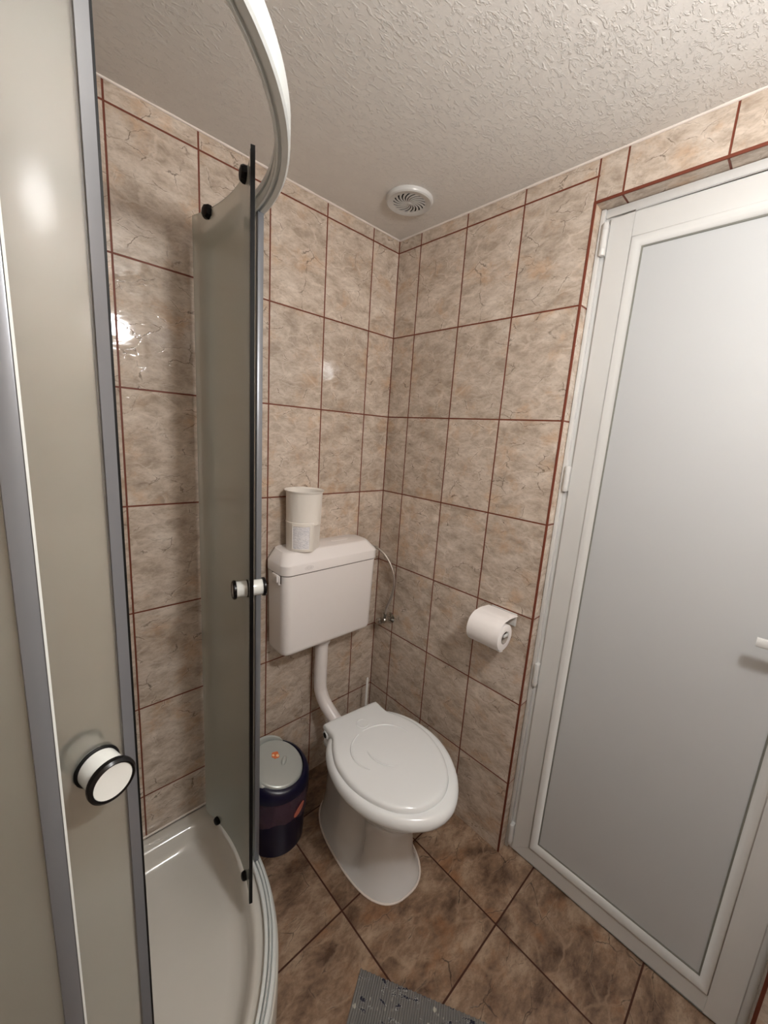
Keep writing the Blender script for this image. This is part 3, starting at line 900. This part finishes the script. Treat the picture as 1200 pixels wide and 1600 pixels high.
sh = [p_ for p_ in sh if not (p_[0] > 0.008 and p_[1] > 0)]
sh += [(.012, .0565), (.030, .0555), (.050, .0535), (.068, .0515)]
sh = [(p_.x, p_.y) for p_ in catmull([(x, z, 0) for x, z in sh], 2)]
rings = []
for x, z in sh: rings.append([(x, -L2 - .001, z), (x, L2 + .002, z), (x * 1.0, L2 + .002, z + .0007), (x, -L2 - .001, z + .0007)])
loft(bm, rings)
finish('loose_sheet', bm, M['paper'], tp, smooth=50)

# ------------------------------------------------------------------ toilet brush behind the toilet
tb = empty('toilet_brush', 'thin white brush handle standing up behind the toilet', 'toilet brush', (-0.078, -0.062, 0))
bm = bmesh.new()
tube(bm, [(0, 0, .13), (0, 0, .20), (0, 0, .366), (0, 0, .371)], [.0055, .0052, .0048, .002], 14)
finish('handle', bm, M['brush_white'], tb, smooth=50)
bm = bmesh.new(); lathe(bm, [(.01, .015), (.030, .03), (.034, .07), (.028, .11), (.008, .13)], 24)
finish('bristles', bm, M['brush_white'], tb, smooth=50)
bm = bmesh.new()
lathe(bm, [(.001, 0), (.042, 0), (.046, .004), (.042, .10), (.040, .118), (.038, .118), (.040, .10), (.043, .008), (.001, .006)], 32, origin=(-0.078, -0.062, 0), caps=False)
tag(finish('brush_holder', bm, M['brush_white'], smooth=40), 'white round pot holding the brush behind the toilet', 'brush holder')

# ------------------------------------------------------------------ waste bin
bin_ = empty('waste_bin', 'navy waste bin with silver swing lid beside the shower tray', 'bin', (-0.552, -0.142, 0))
bin_.rotation_euler = (0, 0, math.radians(14))     # local -y faces the room
bm = bmesh.new()
lathe(bm, [(.088, 0), (.0935, .003), (.0945, .02), (.1035, .215), (.1045, .232), (.1015, .232), (.092, .02), (.02, .008)], 56)
finish('bin_body', bm, M['navy'], bin_, smooth=40)
# slanted collar: low at the front, high at the back
def slant(r, z_f, z_b, n=56):
    out = []
    for i in range(n):
        a = 2 * PI * i / n; y = r * math.sin(a)
        s = (y + r) / (2 * r)
        out.append((r * math.cos(a), y, z_f + (z_b - z_f) * s))
    return out
bm = bmesh.new()
loft(bm, [slant(.1065, .222, .222), slant(.1095, .224, .224), slant(.1095, .234, .236), slant(.1085, .244, .256), slant(.1050, .252, .276), slant(.0985, .259, .296), slant(.090, .2605, .303), slant(.088, .250, .290)], cap0=False, cap1=False)
finish('collar', bm, M['navy'], bin_, smooth=40)
bm = bmesh.new()
def sl2(r, off, cy=0.0, zf=.252, zb=.300):
    out = []
    for i in range(56):
        a = 2 * PI * i / 56; y = r * math.sin(a) + cy
        s = (y + .088) / .176
        out.append((r * .98 * math.cos(a), y, zf + (zb - zf) * s + off))
    return out
loft(bm, [sl2(.0865, -.004), sl2(.0870, .003), sl2(.084, .0085), sl2(.078, .0100), sl2(.05, .0105)])
swing = finish('swing_lid', bm, M['silver'], bin_, smooth=50)
bm = bmesh.new()    # hood round the back of the opening
rg = []
for k in range(29):
    a = math.radians(35 + 170 * k / 28)
    rr_ = .098; s = math.sin(PI * k / 28) ** .5 if 0 < k < 28 else 0
    def P(r, dz): 
        y = r * math.sin(a); return (r * math.cos(a), y, .252 + (.306 - .252) * (y + .088) / .176 + dz)
    rg.append([P(.1035 - .012 * (1 - s), -.002), P(.1015 - .011 * (1 - s), -.002 + .016 * s), P(.094 - .004 * (1 - s), .0 + .023 * s), P(.0875, .0 + .021 * s), P(.0875, -.002)])
loft(bm, rg)
finish('hood', bm, M['silver'], bin_, smooth=50)
bm = bmesh.new()
for cx_, cy_, r_, mt in ((.012, .022, .013, 0), (.016, .016, .005, 1), (.006, .026, .004, 1)):
    rr2 = []
    for off in (.0100, .0114 + .0003 * mt):
        out = []
        for i in range(20):
            a = 2 * PI * i / 20; x = cx_ + r_ * math.cos(a) * (1 + .15 * math.sin(5 * a)); y = cy_ + r_ * math.sin(a) * (1 + .12 * math.sin(4 * a))
            out.append((x, y, .252 + .048 * (y + .088) / .176 + off))
        rr2.append(out)
    loft(bm, rr2, mi=mt)
st = finish('sticker', bm, [M['sticker'], M['sticker_cream']], swing)
st['label'] = 'small orange and cream sticker'
bm = bmesh.new()    # shallow finger grip
rr2 = []
for k, off in ((1.0, .0100), (.92, .0140), (.7, .0170), (.4, .0185)):
    out = []
    for i in range(28):
        a = 2 * PI * i / 28; x = .020 + .017 * k * math.cos(a) * math.cos(.5) - .0085 * k * math.sin(a) * math.sin(.5)
        y = -.012 + .017 * k * math.cos(a) * math.sin(.5) + .0085 * k * math.sin(a) * math.cos(.5)
        out.append((x, y, .252 + .048 * (y + .088) / .176 + off))
    rr2.append(out)
loft(bm, rr2)
finish('finger_grip', bm, M['silver'], swing, smooth=60)
# bag hanging out under the collar
bm = bmesh.new()
rings = []
for j, (z, r) in enumerate(((.231, .1058), (.215, .1068), (.19, .1072), (.165, .1062), (.145, .1046), (.130, .1036))):
    ring = []
    for i in range(96):
        a = 2 * PI * i / 96
        wv_ = .0012 * math.sin(7 * a + j * .8) + .0012 * math.sin(13 * a - j * 1.3) + .0007 * math.sin(29 * a + j)
        zz = z + (0 if j == 0 else (.010 * math.sin(3 * a + 1) + .004 * math.sin(8 * a)) * (j / 5))
        ring.append((r * math.cos(a) + wv_ * math.cos(a), r * math.sin(a) + wv_ * math.sin(a), zz))
    rings.append(ring)
loft(bm, rings, cap0=False, cap1=False)
bag = finish('bin_bag', bm, M['bag'], None, smooth=70, loc=(-0.552, -0.142, 0))
tag(bag, 'mauve see-through bag edge folded down round the waste bin', 'bin bag')
bm = bmesh.new()
rings = []
for i in range(13):
    s = i / 12 * 2 - 1; a = math.radians(-76 + 12 * s); hgt = .012 * math.sqrt(max(0, 1 - s * s)) + .0008
    zc = .165 + .012 * s
    rings.append([(.1098 * math.cos(a), .1098 * math.sin(a), zc - hgt), (.1104 * math.cos(a), .1104 * math.sin(a), zc + hgt), (.1082 * math.cos(a), .1082 * math.sin(a), zc + hgt), (.1076 * math.cos(a), .1076 * math.sin(a), zc - hgt)])
loft(bm, rings)
st = finish('sticker', bm, plain('salmon_sticker', srgb(196, 112, 92), .5, mottle=.25, scale=150), bag, smooth=40)
st['label'] = 'salmon oval sticker'

# ------------------------------------------------------------------ ceiling vent
vent = empty('ceiling_vent', 'round white air vent with swirling slots on the ceiling', 'vent', (-0.170, -0.207, H))
bm = bmesh.new()
lathe(bm, [(.073, 0), (.0735, -.004), (.071, -.010), (.067, -.0125), (.060, -.0115), (.0515, -.0105), (.0495, -.0095), (.0495, -.001)], 64, caps=False)
finish('vent_ring', bm, M['pvc'], vent, smooth=35)
bm = bmesh.new(); lathe(bm, [(.0, -.002), (.0495, -.002), (.0495, -.0080), (.0, -.0080)], 48)
finish('vent_duct', bm, M['dark'], vent)
bm = bmesh.new()
nb = 18
for k in range(nb):
    rings = []
    for i in range(13):
        s = i / 12; r = .004 + .0460 * s
        a = 2 * PI * k / nb + 0.95 * s
        wd = 2 * PI * r / nb * (.60 - .06 * s) * .5
        ca, sa = math.cos(a), math.sin(a); tx, ty = -sa, ca
        z0_ = -.0095; z1_ = -.0105
        rings.append([(r * ca - wd * tx, r * sa - wd * ty, z1_), (r * ca + wd * tx, r * sa + wd * ty, z0_ - .001), (r * ca + wd * tx, r * sa + wd * ty, z0_ + .0005), (r * ca - wd * tx, r * sa - wd * ty, z1_ + .0015)])
    loft(bm, rings)
lathe(bm, [(.0, -.012), (.005, -.0115), (.007, -.0095), (.007, -.007), (.0, -.007)], 20)
finish('vent_grille', bm, M['pvc'], vent, smooth=30)

# ------------------------------------------------------------------ bath mat
e1 = Vector((.514, -.858)); ang = math.atan2(-.858, .514)
nr = 104; pitch = .0062; Lm = .50
bm = bmesh.new()
top = []
for i in range(nr):
    for q, h in ((0.08, .0012), (.22, .0036), (.5, .0046), (.78, .0036), (.92, .0012)):
        top.append(((i + q) * pitch, h))
rings = []
for s_, sgn in ((0.0, 1), (1.0, 1)):
    ring = [(x, -Lm * s_ - (0.0015 if (int(x / pitch) % 2) else 0) * (1 if s_ == 0 else -1), h) for x, h in top] + [(nr * pitch, -Lm * s_, 0.0002), (0, -Lm * s_, 0.0002)]
    rings.append(ring)
loft(bm, rings)
mat_o = finish('bath_mat', bm, M['mat'], None, smooth=50, loc=(-.5634, -.624, 0))
mat_o.rotation_euler = (0, 0, ang)
tag(mat_o, 'grey ribbed bath mat with dark and white pattern on the floor tiles', 'mat')

# ------------------------------------------------------------------ lamp on the wall behind the camera
lp = empty('mirror_lamp', 'round lit globe lamp on an arm behind the camera', 'lamp', (LAMP_POS[0], YF, LAMP_POS[2]))
bm = bmesh.new()
lathe(bm, [(.05, 0), (.05, .012), (.02, .02), (.012, .022), (.012, abs(YF - LAMP_POS[1]) - .055), (.03, abs(YF - LAMP_POS[1]) - .055), (.03, abs(YF - LAMP_POS[1]) - .045)], 32, axis=(0, 1, 0), origin=(0, 0.001, 0))
finish('lamp_arm', bm, M['chrome'], lp, smooth=40)
bm = bmesh.new(); bmesh.ops.create_uvsphere(bm, u_segments=32, v_segments=16, radius=.055)
finish('globe', bm, M['lamp'], lp, smooth=80, loc=(0, LAMP_POS[1] - YF, 0))
